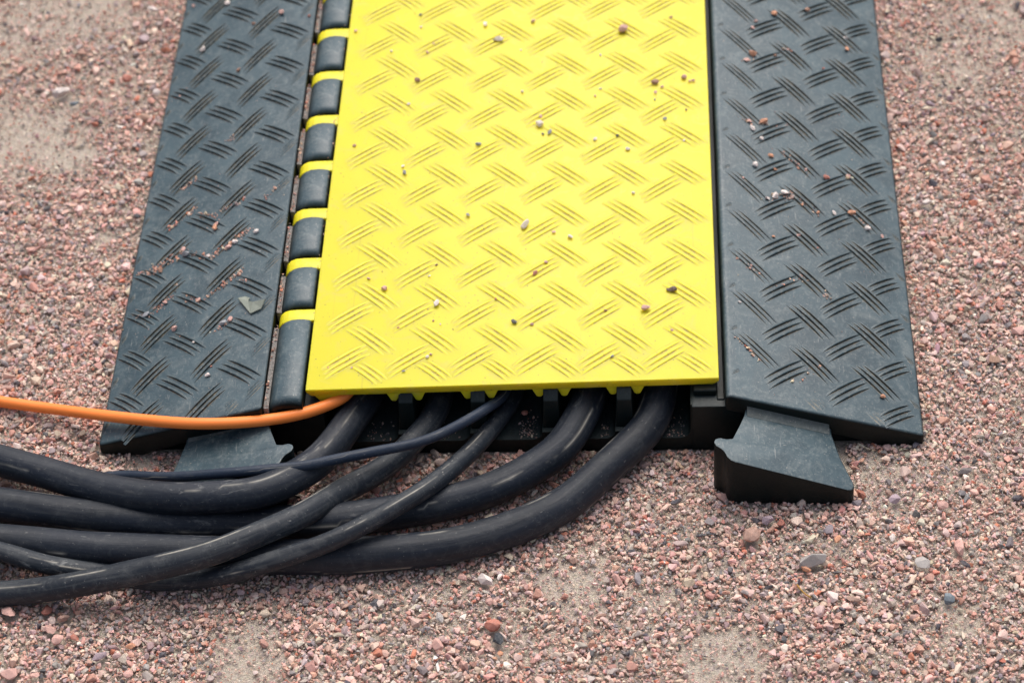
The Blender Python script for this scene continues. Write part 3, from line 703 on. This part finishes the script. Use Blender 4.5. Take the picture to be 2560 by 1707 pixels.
# hinge rail under the left edge
rail = [(LX0 + 1, 48.6), (-124.6, 46), (-121.5, 41.5), (-119.4, 37.6), (-117.6, 37.2), (-113.5, 41.4), (-108.5, 44.2), (-103, 45.2), (-103, 48.6)]
obj('hinge_rail', prism(rail, 'y', lambda u, v: lf(u) + 1.6, LEN - 8, .3, 1, 'hinge_rail'), YELLOW, lid)
for tx in (-72.4, -56.4, -24.5, -9.2, 22.0, 38.2, 69.6, 85.5):
    p = [(tx - 5.6, 45.2), (tx - 4.2, 43.6), (tx - 1.9, 38.0), (tx - .9, 37.2), (tx + .9, 37.2), (tx + 1.9, 38.0), (tx + 4.2, 43.6), (tx + 5.6, 45.2)]
    obj('underside_rib', prism(p, 'y', lf(tx) + 2.0, LEN - 8, .25, 1, 'underside_rib'), YELLOW, lid)
# hinge fingers: curl over from the lid edge down into the groove
FP = [(-127.8, 50.7), (-140.5, 50.6), (-146.6, 49.9), (-150.4, 48.0), (-152.8, 45.0), (-153.9, 41.0), (-153.9, 37.0), (-149.5, 37.0), (-148.9, 42.5), (-146.5, 46.0), (-141.0, 47.6), (-127.8, 47.6)]
fin = obj('hinge_finger', prism(FP, 'y', TY0 - .2, TY0 + TW, 1.1, 2, 'hinge_finger'), YELLOW, lid)
for k in range(1, 16):
    c = fin.copy(); COL.objects.link(c); c.parent = lid; c.location.y = k * TP * MM

# moulded tread marks: three ribs with a line of dust at their feet
def tread_mesh(name, L, h, wd, gap, bend, mat, lens=(1, 1, 1), seed=0, along=1.4, prof=(.62, .85), hi=0.0):
    r = random.Random(seed)
    vs, fs, du = [], [], []
    NS = 16
    for j, k in enumerate((-1, 0, 1)):
        l = L * lens[j]
        base = len(vs)
        for i in range(NS + 1):
            t = i / NS * 2 - 1
            hh = h * max(0, 1 - abs(t) ** 2.6)
            ww = wd * (.45 + .55 * max(0, 1 - t * t)) * .5
            cy = k * gap + bend * (1 - t * t)
            cx = t * l / 2 + k * along
            for (a, z, d) in ((-ww - .9, -.02, 0), (-ww - .4, .03, .8 * (1 - t ** 4)), (-ww, .07, 1 * (1 - t ** 4)), (-ww * prof[0], hh * prof[1], .0), (0, hh, 0), (ww * prof[0], hh * prof[1], 0), (ww, .07, .5 * (1 - t ** 4)), (ww + .35, .03, .4 * (1 - t ** 4)), (ww + .9, -.02, 0)):
                vs.append((cx * MM, (cy + a) * MM, (z if abs(t) < 1 else -.05) * MM)); du.append(d * r.uniform(.5, 1))
        for i in range(NS):
            for q in range(8):
                a = base + i * 9 + q
                fs.append((a, a + 9, a + 10, a + 1))
    me = bpy.data.meshes.new(name); me.from_pydata(vs, [], fs)
    me.attributes.new('dust', 'FLOAT', 'POINT').data.foreach_set('value', np.array(du, np.float32))
    me.materials.append(mat)
    bm = bmesh.new(); bm.from_mesh(me); bmesh.ops.recalc_face_normals(bm, faces=bm.faces)
    bm.normal_update()
    if sum(f.normal.z for f in bm.faces) < 0: bmesh.ops.reverse_faces(bm, faces=bm.faces)
    bm.to_mesh(me); bm.free()
    me.shade_smooth(); me.set_sharp_from_angle(angle=math.radians(28))
    return me

LM = [tread_mesh('lid_tread', 37, 1.0, 2.9, 4.2, .8, YELLOW, seed=s, prof=(.55, .82)) for s in range(3)]
WM = [tread_mesh('wing_tread', 37.5, 1.7, 1.9, 4.3, .9, PLASTIC, seed=10 + s) for s in range(3)]
WS = tread_mesh('wing_tread_small', 12, .7, 1.6, 2.6, .3, PLASTIC, (1, .9, .7), seed=20)

def mark(parent, me, x, y, z, yaw, tilt=0, sc=(1, 1, 1)):
    o = obj('tread_mark', me, None, parent)
    o.matrix_local = Matrix.Translation(Vector((x, y, z)) * MM) @ Matrix.Rotation(tilt, 4, 'Y') @ Matrix.Rotation(yaw, 4, 'Z') @ Matrix.Diagonal((*sc, 1))
    return o
LZ = 52.0
R45 = math.radians(43)
for i in range(6):
    for k in range(-1, 20):
        x = -89.3 + 42.1 * i; y = 53.2 + 40.45 * k
        if k == -1:
            mark(lid, LM[(i + k) % 3], x + 1, lf(x) + 13.5, LZ, -R45, 0, (.66, .9, .9)); continue
        mark(lid, LM[(i * 2 + k) % 3], x - (2.2 if i == 5 else 0), y - .35 * (i - 2), LZ, -R45, 0, (.95 if i == 5 else 1, 1, 1))
        x2 = -104.5 + 41.5 * i; y2 = 34.6 + 40.9 * k
        mark(lid, LM[(i + 2 * k + 1) % 3], x2, y2, LZ, math.radians(39))

al, ar = math.atan(slope_l), math.atan(slope_r)
for k in range(0, 21):
    # right wing
    for x, y0 in ((181.8, 30.6), (222.2, 26.4), (257.8, 17.0)):
        y = y0 + 39.9 * k
        mark(wing_r, WM[k % 3], x if x < 250 else x - 4.5, y - (0 if x < 250 else 3.5), zr(x if x < 250 else x - 4.5), math.radians(41 if x < 250 else 36), ar, (1, 1, 1) if x < 250 else (.72, 1, 1))
    for x, y0 in ((163.0, 47.0), (200.7, 44.6), (241.0, 39.6)):
        y = y0 + 39.9 * k
        mark(wing_r, WM[(k + 1) % 3], x, y, zr(x), math.radians(-46), ar, (1, 1, 1) if x > 180 else (.98, .85, .7))
    mark(wing_r, WS, 149.0, 24 + 39.9 * k, zr(149.0), math.radians(38), ar, (.6, .35, .3))
    mark(wing_r, WS, 266.3, 27 + 39.9 * k, zr(266.3), math.radians(-62), ar, (.85, .4, .8))
    # left wing
    for x, y0 in ((-175.8, 35.0), (-219.4, 36.6), (-255.0, 34.2)):
        y = y0 + 39.85 * k
        mark(wing_l, WM[k % 3], x, y, zl(x), math.radians(-41), -al, (1, 1, 1) if x > -250 else (.78, 1, 1))
    for x, y0 in ((-197.2, 13.3), (-240.4, 13.3)):
        y = y0 + 40.0 * k
        mark(wing_l, WM[(k + 1) % 3], x, y, zl(x), math.radians(46), -al)
    mark(wing_l, WS, -163.2, 15 + 40 * k, zl(-163.2), math.radians(46), -al, (1.5, 1.0, .7))
    mark(wing_l, WS, -266.5, 18 + 40 * k, zl(-266.5), math.radians(62), -al, (.85, .4, .8))
# shallow clipped marks at the front ends
mark(wing_r, WS, 200.5, 9.5, zr(200.5), math.radians(-46), ar, (1.1, 1.3, .5)); mark(wing_r, WS, 241, 8.5, zr(241), math.radians(-46), ar, (1.2, 1.3, .5))
mark(wing_l, WS, -220, 6.5, zl(-220), math.radians(-41), -al, (.8, 1.0, .6)); mark(wing_l, WS, -178, 5.0, zl(-178), math.radians(46), -al, (1.0, 1.2, .6))

# ------------------------------------------------------------------ cables
CAB = {
    'c1': [[-330.6,-18.0,18.0],[-298.5,-29.2,18.0],[-265.9,-42.9,20.0],[-233.8,-55.0,24.0],[-202.5,-62.2,29.0],[-172.6,-63.4,32.0],[-155.8,-62.2,33.0],[-143.6,-56.7,33.0],[-133.9,-48.1,31.5],[-121.6,-35.9,29.5],[-110.4,-17.1,28.0],[-103.4,1.1,26.5],[-95.7,19.9,25.0],[-91.6,31.5,24.5]],
    'c5': [[-326.2,-50.5,11.5],[-295.3,-56.2,11.5],[-264.6,-61.8,11.5],[-234.4,-64.8,11.5],[-204.5,-66.8,11.5],[-174.9,-67.6,11.5],[-122.9,-67.7,11.5],[-93.8,-65.0,11.5],[-64.8,-59.6,11.5],[-35.8,-53.0,11.5],[-4.8,-41.8,13.0],[21.4,-25.2,16.0],[37.1,-12.2,19.0],[49.3,12.0,24.0],[54.7,31.3,24.5]],
    'c6': [[-320.8,-81.5,11.5],[-290.6,-85.1,11.5],[-260.5,-88.7,11.5],[-221.0,-91.7,11.5],[-172.0,-94.3,11.5],[-130.1,-96.7,11.5],[-99.2,-96.2,11.5],[-67.5,-93.8,11.5],[-34.1,-88.9,11.5],[4.0,-75.9,11.5],[37.5,-56.7,11.5],[58.8,-35.2,14.0],[91.0,2.1,18.0],[97.2,17.2,23.0],[100.4,33.2,24.5]],
    'c2': [[-314.1,-122.0,9.0],[-270.9,-122.9,17.0],[-224.7,-119.2,26.0],[-181.9,-110.4,31.0],[-154.5,-96.8,32.0],[-127.9,-78.0,28.0],[-104.2,-48.5,18.0],[-85.8,-33.3,16.0],[-70.8,-19.2,17.0],[-57.7,-2.5,19.0],[-48.4,13.2,21.0],[-44.3,31.0,21.0]],
    'c3': [[-254.8,-23.0,8.0],[-217.1,-36.0,20.0],[-174.1,-46.2,35.0],[-124.6,-45.6,40.0],[-112.3,-41.9,40.0],[-84.0,-31.8,37.0],[-55.1,-23.5,36.0],[-36.1,-12.2,35.0],[-16.7,-0.6,38.0],[-7.5,12.5,34.0],[-0.3,27.7,28.0]],
    'c4': [[-316.1,-97.5,21.0],[-286.9,-103.8,15.0],[-263.5,-104.1,9.0],[-239.1,-107.3,7.0],[-219.0,-111.7,7.0],[-194.4,-112.4,9.0],[-169.0,-114.4,17.0],[-137.0,-109.1,25.0],[-108.4,-101.3,30.0],[-85.3,-88.4,32.0],[-64.4,-71.4,31.0],[-46.3,-53.1,28.0],[-28.5,-26.2,21.0],[-13.8,-3.3,19.0],[0.3,23.8,19.0],[4.1,33.4,19.0]],
    'or': [[-344.4,46.8,6.0],[-299.3,32.5,12.0],[-253.0,12.5,25.0],[-208.8,-3.6,36.0],[-177.7,-7.8,40.0],[-147.9,-5.7,41.0],[-123.7,1.3,41.0],[-109.6,10.8,40.0],[-102.0,15.5,40.0]]}
def catmull(pts, step=3.0):
    P = [Vector(p) for p in pts]
    P = [P[0] * 2 - P[1]] + P + [P[-1] * 2 - P[-2]]
    out = []
    for i in range(1, len(P) - 2):
        a, b, c, d = P[i - 1:i + 3]
        n = max(2, int((c - b).length / step))
        for k in range(n):
            t = k / n
            out.append(.5 * ((2 * b) + (c - a) * t + (2 * a - 5 * b + 4 * c - d) * t * t + (3 * b - a - 3 * c + d) * t ** 3))
    out.append(P[-2])
    for _ in range(12):
        out = [out[0]] + [(out[i - 1] + out[i] * 2 + out[i + 1]) / 4 for i in range(1, len(out) - 1)] + [out[-1]]
    return out

def tube(name, pts, r, mat, seed=0, dents=.025):
    pth = catmull(pts); n = len(pth); M_ = 24
    rr = random.Random(seed); ph = [rr.uniform(0, 6.28) for _ in range(6)]
    vs, fs, uv, sm = [], [], [], []
    up = Vector((0, 0, 1)); ln = 0
    lens = []
    for i, p in enumerate(pth):
        t = (pth[min(i + 1, n - 1)] - pth[max(i - 1, 0)]).normalized()
        s = t.cross(up).normalized(); u = s.cross(t)
        if i: ln += (p - pth[i - 1]).length
        lens.append(ln)
        for k in range(M_):
            a = 2 * math.pi * k / M_
            q = r * (1 + dents * (math.sin(ln * .05 + ph[0] + 2 * a) * .6 + math.sin(ln * .021 + ph[1] + a) * .5 + math.sin(ln * .11 + ph[2] + 3 * a) * .3))
            vs.append((p + s * math.cos(a) * q + u * math.sin(a) * q) * MM)
            kk = (seed * 7 + int(2.2 * math.sin(ln * .012 + ph[3]))) % 9 - 3; sm.append(1.0 if k == (kk % M_) or k == ((kk + 9) % M_) else 0.0)
    for i in range(n - 1):
        for k in range(M_):
            a, b = i * M_ + k, i * M_ + (k + 1) % M_
            fs.append((a, b, b + M_, a + M_))
            uv += [(lens[i], k), (lens[i], k + 1), (lens[i + 1], k + 1), (lens[i + 1], k)]
    fs.append(list(range(M_))[::-1]); uv += [(0, 0)] * M_
    fs.append([(n - 1) * M_ + k for k in range(M_)]); uv += [(0, 0)] * M_
    me = bpy.data.meshes.new(name); me.from_pydata(vs, [], fs)
    ul = me.uv_layers.new(name='UVMap')
    arr = np.array([(a * MM + seed * 3.7, b / M_ * (r / 10) + seed) for a, b in uv], np.float32)
    ul.data.foreach_set('uv', arr.ravel())
    me.attributes.new('seam', 'FLOAT', 'POINT').data.foreach_set('value', np.array(sm, np.float32))
    me.shade_smooth()
    return obj(name, me, mat)

def thru(pts, xc, zc, tail):
    """lead a cable off to the left and along its channel under the lid"""
    return tail + pts + [[xc, 75, zc], [xc, 160, zc], [xc, 500, zc], [xc, 880, zc], [xc + 4, 960, zc - 4], [xc + 20, 1100, 11]]
cables = [
    ('c1', -88.5, 24, 10.6, RUBBER, [[-620, 120, 11], [-470, 45, 11], [-390, 6, 12.5]], 'power_cable', 'thick black cable from the first channel curving left, uppermost of the bundle'),
    ('c5', 56, 24.5, 11.2, RUBBER, [[-620, -25, 11.5], [-480, -30, 11.5], [-390, -40, 11.5]], 'power_cable', 'thick black cable from the fourth channel passing beneath two thinner ones'),
    ('c6', 101, 24.5, 11.5, RUBBER, [[-620, -75, 11.5], [-480, -72, 11.5], [-390, -76, 11.5]], 'power_cable', 'thick black cable from the fifth channel, making the widest and lowest arc'),
    ('c2', -43, 21, 8.1, RUBBER_DUSTY, [[-620, -112, 8], [-480, -120, 8], [-380, -122, 8]], 'power_cable', 'medium black cable from the second channel lying over the thick ones to the lower left'),
    ('c4', 5, 18.3, 6.2, RUBBER_DUSTY, [[-600, -40, 6], [-470, -52, 10], [-380, -76, 18]], 'power_cable', 'thinner dusty grey black cable from the third channel dipping under the medium one'),
    ('c3', 1, 26, 3.4, RUBBER_BLUE, [[-560, 60, 3.5], [-430, 24, 3.5], [-340, 0, 3.5], [-300, -15, 4], [-275, -24, 5]], 'power_cable', 'thinnest bluish black cable crossing over the others from the third channel'),
    ('or', -98, 34, 3.8, ORANGE, [[-620, 120, 4], [-480, 84, 4], [-400, 63, 4.5]], 'signal_cable', 'thin bright orange cable draped across the front of the left black ramp'),
]
for i, (key, xc, zc, r, mat, tail, nm, lab) in enumerate(cables):
    o = tube(nm, thru(CAB[key], xc, zc, tail), r, mat, i + 1)
    tag(o, lab, 'cable', 'cables fed through the ramp')

# ------------------------------------------------------------------ loose stones, grit and litter
CC = {'p': (205, 160, 148), 'w': (226, 212, 204), 'g': (140, 142, 146), 'd': (92, 92, 92), 'k': (34, 42, 50), 'k2': (112, 124, 132), 'b': (158, 118, 96), 'o': (206, 146, 112),
      'r': (178, 112, 94), 'm': (118, 98, 88), 'u': (160, 140, 148)}
CW = {'p': 'pink', 'w': 'pale', 'g': 'grey', 'd': 'dark grey', 'k': 'black', 'b': 'brown', 'o': 'orange', 'r': 'reddish', 'm': 'speckled brown', 'u': 'mauve'}
PLACE = {'lid': ('the yellow lid', 'loose pebbles on the yellow lid'), 'left': ('the left black ramp', 'loose pebbles on the left ramp'),
         'right': ('the right black ramp', 'loose pebbles on the right ramp'), 'ground': ('the gravel', 'stones standing out in the gravel')}
ORD = ['first', 'second', 'third', 'fourth', 'fifth', 'sixth', 'seventh', 'eighth', 'ninth', 'tenth', 'eleventh']
USED = set()
def place_label(surf, x, y, c, mm):
    if surf == 'lid':
        band = ['at far left', 'left', 'left of centre', 'at centre', 'right of centre', 'right', 'at far right'][min(6, int((x + 128.7) / 266.7 * 7))]
    else:
        f = (abs(x) - 150) / 120
        band = ['along inner edge', 'towards inner edge', 'mid slope', 'towards outer edge', 'along outer edge'][min(4, max(0, int(f * 5)))]
    sur = {'lid': 'yellow lid', 'left': 'left ramp', 'right': 'right ramp', 'ground': 'gravel'}[surf]
    row = ORD[min(10, max(0, int((y - 12) / 41)))]
    for ad in ('tiny', 'very small', 'little', 'minute'):
        t = '%s %s pebble on %s, %s tread row from the front, %s' % (ad, CW.get(c, 'grey'), sur, row, band)
        if t not in USED: break
    USED.add(t)
    return t
pm = []
for i in range(9):
    V, Fc = hull_stone(300 + i, 16 + (i % 3) * 5, [(1, .8, .62), (1.05, .7, .6), (1, .9, .7)][i % 3])
    me = bpy.data.meshes.new('pebble'); me.from_pydata(V, [], Fc); me.materials.append(STONE_ONE)
    if i % 3 == 2:
        bm = bmesh.new(); bm.from_mesh(me); bmesh.ops.bevel(bm, geom=list(bm.edges), offset=.06, segments=1, affect='EDGES', clamp_overlap=True); bm.to_mesh(me); bm.free()
    pm.append(me)
for i, (surf, x, y, z, mm, c, lab) in enumerate(PEB):
    o = bpy.data.objects.new('gravel_stone' if surf == 'ground' else 'pebble', pm[i % 9]); COL.objects.link(o)
    k = mm * (1.18 if surf == 'ground' else 1.18)
    zz = {'lid': 52.2, 'left': zl(x), 'right': zr(x), 'ground': 1.2}[surf]
    if surf == 'ground' and (lab.endswith('black cables') or lab.endswith('cables cross')): zz = 17 if 'lodged' in lab else 25
    if 'third cable channel' in lab: zz = 13
    o.location = Vector((x, y, zz + k * (.27 if surf != 'ground' else .26))) * MM
    asp = 1.0
    if 'long' in lab or 'slender' in lab or 'oblong' in lab: asp = 1.25
    o.scale = Vector((k * asp, k / asp if asp > 1 else k * random.uniform(.85, 1), k * random.uniform(.8, 1))) * MM
    yaw = random.uniform(0, 6.28)
    if 'slanted' in lab: yaw = -.75
    if 'slender' in lab: yaw = 1.0
    if 'upright' in lab: yaw = 1.5
    if 'pointed stone left' in lab: yaw = 1.3
    tl = {'left': -al, 'right': ar}.get(surf, 0)
    o.rotation_euler = (Matrix.Rotation(tl, 3, 'Y') @ Euler((random.uniform(-.25, .25), random.uniform(-.25, .25), yaw)).to_matrix()).to_euler()
    col = srgb(*((172, 165, 160) if c == 'g' and surf == 'ground' else (176, 140, 124) if c == 'b' and surf == 'ground' else CC[c])); j = random.uniform(.85, 1.12)
    o.color = (min(.85, col[0] * j), min(.85, col[1] * j), min(.85, col[2] * j), 1)
    pl, gr = PLACE[surf]
    if not lab: lab = place_label(surf, x, y, c, mm)
    tag(o, lab, 'stone' if surf == 'ground' else 'pebble', gr)

STREAM = [
    ["left", -246.5, 200.9, 18.5, -228.9, 216.6, 24.7, 45, 1.4],
    ["left", -227.0, 209.3, 25.4, -209.2, 197.6, 31.7, 30, 1.6],
    ["left", -210.4, 157.6, 31.2, -184.4, 175.5, 40.4, 80, 1.6],
    ["left", -228.0, 168.7, 25.0, -210.4, 157.6, 31.2, 30, 1.6],
    ["left", -257.2, 159.6, 14.7, -228.6, 173.9, 24.8, 120, 2.6],
    ["left", -264.8, 162.6, 12.0, -250.9, 157.8, 17.0, 30, 2],
    ["left", -249.8, 114.0, 17.3, -233.0, 130.4, 23.3, 35, 1.2],
    ["left", -261.7, 119.9, 13.1, -248.8, 113.6, 17.7, 18, 1.2],
    ["left", -208.4, 116.8, 31.9, -183.8, 134.1, 40.6, 50, 1.0],
    ["left", -226.3, 125.1, 25.6, -209.0, 113.1, 31.8, 16, 1.6],
    ["left", -201.0, 79.9, 34.6, -185.3, 87.0, 40.1, 16, 1.2],
    ["left", -184.6, 123.6, 40.4, -179.0, 117.4, 42.3, 8, 1.2],
    ["left", -264.8, 99.8, 12.0, -232.8, 128.9, 23.3, 10, 8],
    ["left", -212.0, 203.8, 30.7, -192.3, 209.9, 37.7, 35, 1.8],
    ["left", -270.3, 345.2, 10.1, -252.9, 362.9, 16.2, 6, 1],
    ["left", -243.6, 241.7, 19.5, -232.1, 250.1, 23.6, 30, 1.5],
    ["left", -212.0, 283.4, 30.7, -206.9, 284.1, 32.5, 14, 1.4],
    ["left", -178.3, 202.6, 42.6, -162.6, 216.0, 48.2, 20, 1.5],
    ["right", 188.3, 251.8, 36.1, 207.2, 233.0, 30.1, 40, 1.2],
    ["right", 175.7, 196.6, 40.1, 196.6, 207.9, 33.5, 45, 2.0],
    ["right", 196.5, 204.8, 33.5, 212.2, 193.2, 28.5, 18, 1.2],
    ["right", 235.8, 240.8, 21.0, 241.5, 231.8, 19.2, 16, 1.2],
    ["right", 162.2, 278.1, 44.4, 168.4, 275.4, 42.4, 12, 1.5],
    ["right", 175.8, 277.9, 40.1, 184.3, 279.2, 37.4, 8, 2],
    ["right", 193.0, 285.4, 34.6, 205.2, 275.0, 30.8, 10, 1.2],
    ["right", 187.9, 365.7, 36.2, 201.3, 370.5, 32.0, 8, 1.2],
    ["right", 163.4, 344.8, 44.0, 172.3, 353.1, 41.2, 8, 1.4],
    ["right", 237.3, 199.7, 20.6, 247.9, 189.6, 17.2, 16, 1.5],
    ["right", 191.7, 124.1, 35.0, 180.1, 111.3, 38.7, 14, 1.0],
    ["right", 211.4, 114.2, 28.8, 215.8, 110.3, 27.4, 16, 1.8],
    ["right", 194.5, 126.3, 34.1, 197.2, 123.1, 33.3, 10, 1.5],
    ["right", 153.3, 132.2, 47.2, 171.1, 116.5, 41.5, 20, 1.0],
    ["right", 183.3, 24.9, 37.7, 201.9, 40.0, 31.8, 8, 4],
    ["right", 147.4, 57.8, 49.1, 166.1, 35.9, 43.1, 20, 1]]
def grit(name, surf, label, scatter_n):
    P, Sz = [], []
    for s, x0, y0, z0, x1, y1, z1, n, wd in STREAM:
        if s != surf: continue
        for _ in range(n):
            t = random.random(); x = x0 + (x1 - x0) * t + random.gauss(0, wd); y = y0 + (y1 - y0) * t + random.gauss(0, wd)
            d = min(4, random.lognormvariate(math.log(1.6), .4)); z = (zl(x) if surf == 'left' else zr(x)) + d * .25
            P.append((x, y, z)); Sz.append(d)
    for _ in range(scatter_n):
        if surf == 'lid': x = random.uniform(-126, 136); y = random.uniform(16, 560); z = 52.1
        elif surf == 'left': x = random.uniform(-266, -158); y = random.uniform(0, 560); z = zl(x)
        else: x = random.uniform(146, 268); y = random.uniform(3, 560); z = zr(x)
        d = min(1.6, random.lognormvariate(math.log(.65), .4)); P.append((x, y, z + d * .2)); Sz.append(d)
    if surf == 'left':     # grit caught in the hinge groove
        for _ in range(620):
            y = random.uniform(70, 560) if random.random() < .93 else random.uniform(0, 70)
            ph = (y - TY0) % TP
            if -1 < ph < TW + 3: continue
            d = min(3.0, random.lognormvariate(math.log(1.3), .4)); P.append((random.uniform(-155.4, -153.2), y, 46.4 + d * .2)); Sz.append(d)
        for _ in range(60):
            P.append((random.uniform(-133, -129), random.uniform(100, 520), 51.4)); Sz.append(random.uniform(.8, 1.8))
    if surf == 'tray':
        pass
    n = len(P); P = np.array(P) * MM; Sz = np.array(Sz)[:, None] * MM * rng.uniform(.85, 1.15, (n, 3))
    T = np.c_[rng.uniform(0, 6, (n, 3))]
    tn = tints(n) * np.array([1.3, 1.12, 1.0])
    if surf == 'lid': tn = tn * rng.choice([.35, .7, 1.0], n)[:, None]
    scatter(name, P, Sz, T, np.clip(tn, .02, .85), label)
grit('grit', 'left', 'pinkish grit streaked along the tread marks of the left ramp', 90)
grit('grit', 'right', 'pinkish grit gathered against the tread marks of the right ramp', 110)
grit('grit', 'lid', 'fine dark and pink specks of grit scattered over the yellow lid', 260)
# grit washed into the channels, its tint dimmed for the shade there
P, Z = [], []
for x0, x1, n in ((8, 21, 130), (61, 69, 45), (103, 117, 70), (-92, -74, 40), (-50, -30, 20)):
    for _ in range(n):
        x = random.uniform(x0, x1); y = abs(random.gauss(0, 9)) + 1.5; d = min(3.4, random.lognormvariate(math.log(1.1), .45))
        P.append((x, y, 11.6 + max(0, x - 15) * .0 + d * .2)); Z.append(d)
n = len(P)
scatter('grit', np.array(P) * MM, np.array(Z)[:, None] * MM * rng.uniform(.85, 1.15, (n, 3)), rng.uniform(0, 6, (n, 3)), tints(n) * .55, 'shade-dimmed grit washed into the mouths of the cable channels')

# torn scrap of grey plastic
SCR = [[-183.9,104.1,40.6],[-179.2,105.6,42.3],[-175.4,102.1,43.6],[-176.1,99.1,43.4],[-172.3,95.7,44.7],[-163.4,94.0,47.8],[-165.8,88.6,47.0],[-173.3,86.9,44.4]]
def scrap():
    q = N('grey_green_plastic'); f = q.noise(300, 3)
    q.l(q.mix(f, srgb(112, 118, 108), srgb(142, 147, 134)), q.b.inputs['Base Color']); q.b.inputs['Roughness'].default_value = .6
    bm = bmesh.new()
    lift = [2.2, .6, 1.2, 1.6, 2.4, 3.4, 1.0, .8]
    A = [bm.verts.new(Vector((x, y, zl(x) + lift[i] + 1.0)) * MM) for i, (x, y, z) in enumerate(SCR)]
    B = [bm.verts.new(Vector((x, y, zl(x) + lift[i] - .3)) * MM) for i, (x, y, z) in enumerate(SCR)]
    n = len(A)
    bm.faces.new(A); bm.faces.new(B[::-1])
    for i in range(n): bm.faces.new((A[i], B[i], B[(i + 1) % n], A[(i + 1) % n]))
    bmesh.ops.triangulate(bm, faces=[f for f in bm.faces if len(f.verts) > 4]); bmesh.ops.recalc_face_normals(bm, faces=bm.faces)
    o = obj('plastic_scrap', mesh_from_bm(bm, 'plastic_scrap', False), q.m)
    tag(o, 'torn angular scrap of grey green plastic on the left black ramp', 'scrap')
scrap()

# dry bits of straw
def straw(pts, r, lab, col):
    q = N('dry_straw'); q.b.inputs['Base Color'].default_value = srgb(*col); q.b.inputs['Roughness'].default_value = .8
    n_ = q.noise(400, 3); q.l(q.mix(n_, srgb(*[c * .8 for c in col]), srgb(*col)), q.b.inputs['Base Color'])
    o = tube('dry_straw', pts, r, q.m, 20, .15); tag(o, lab, 'straw')
straw([[182.6,-116.2,3.5],[184.0,-121.1,3.8],[186.6,-124.9,3.5],[190.8,-126.4,3.0]], .55, 'curved ochre pine needle lying on the gravel in the lower right', (176, 132, 62))
straw([[110.1,-14.1,3.0],[111.8,-15.9,3.0],[114.0,-18.5,2.5]], 1.1, 'short pale splinter of wood on the gravel beside the widest cable', (206, 176, 146))
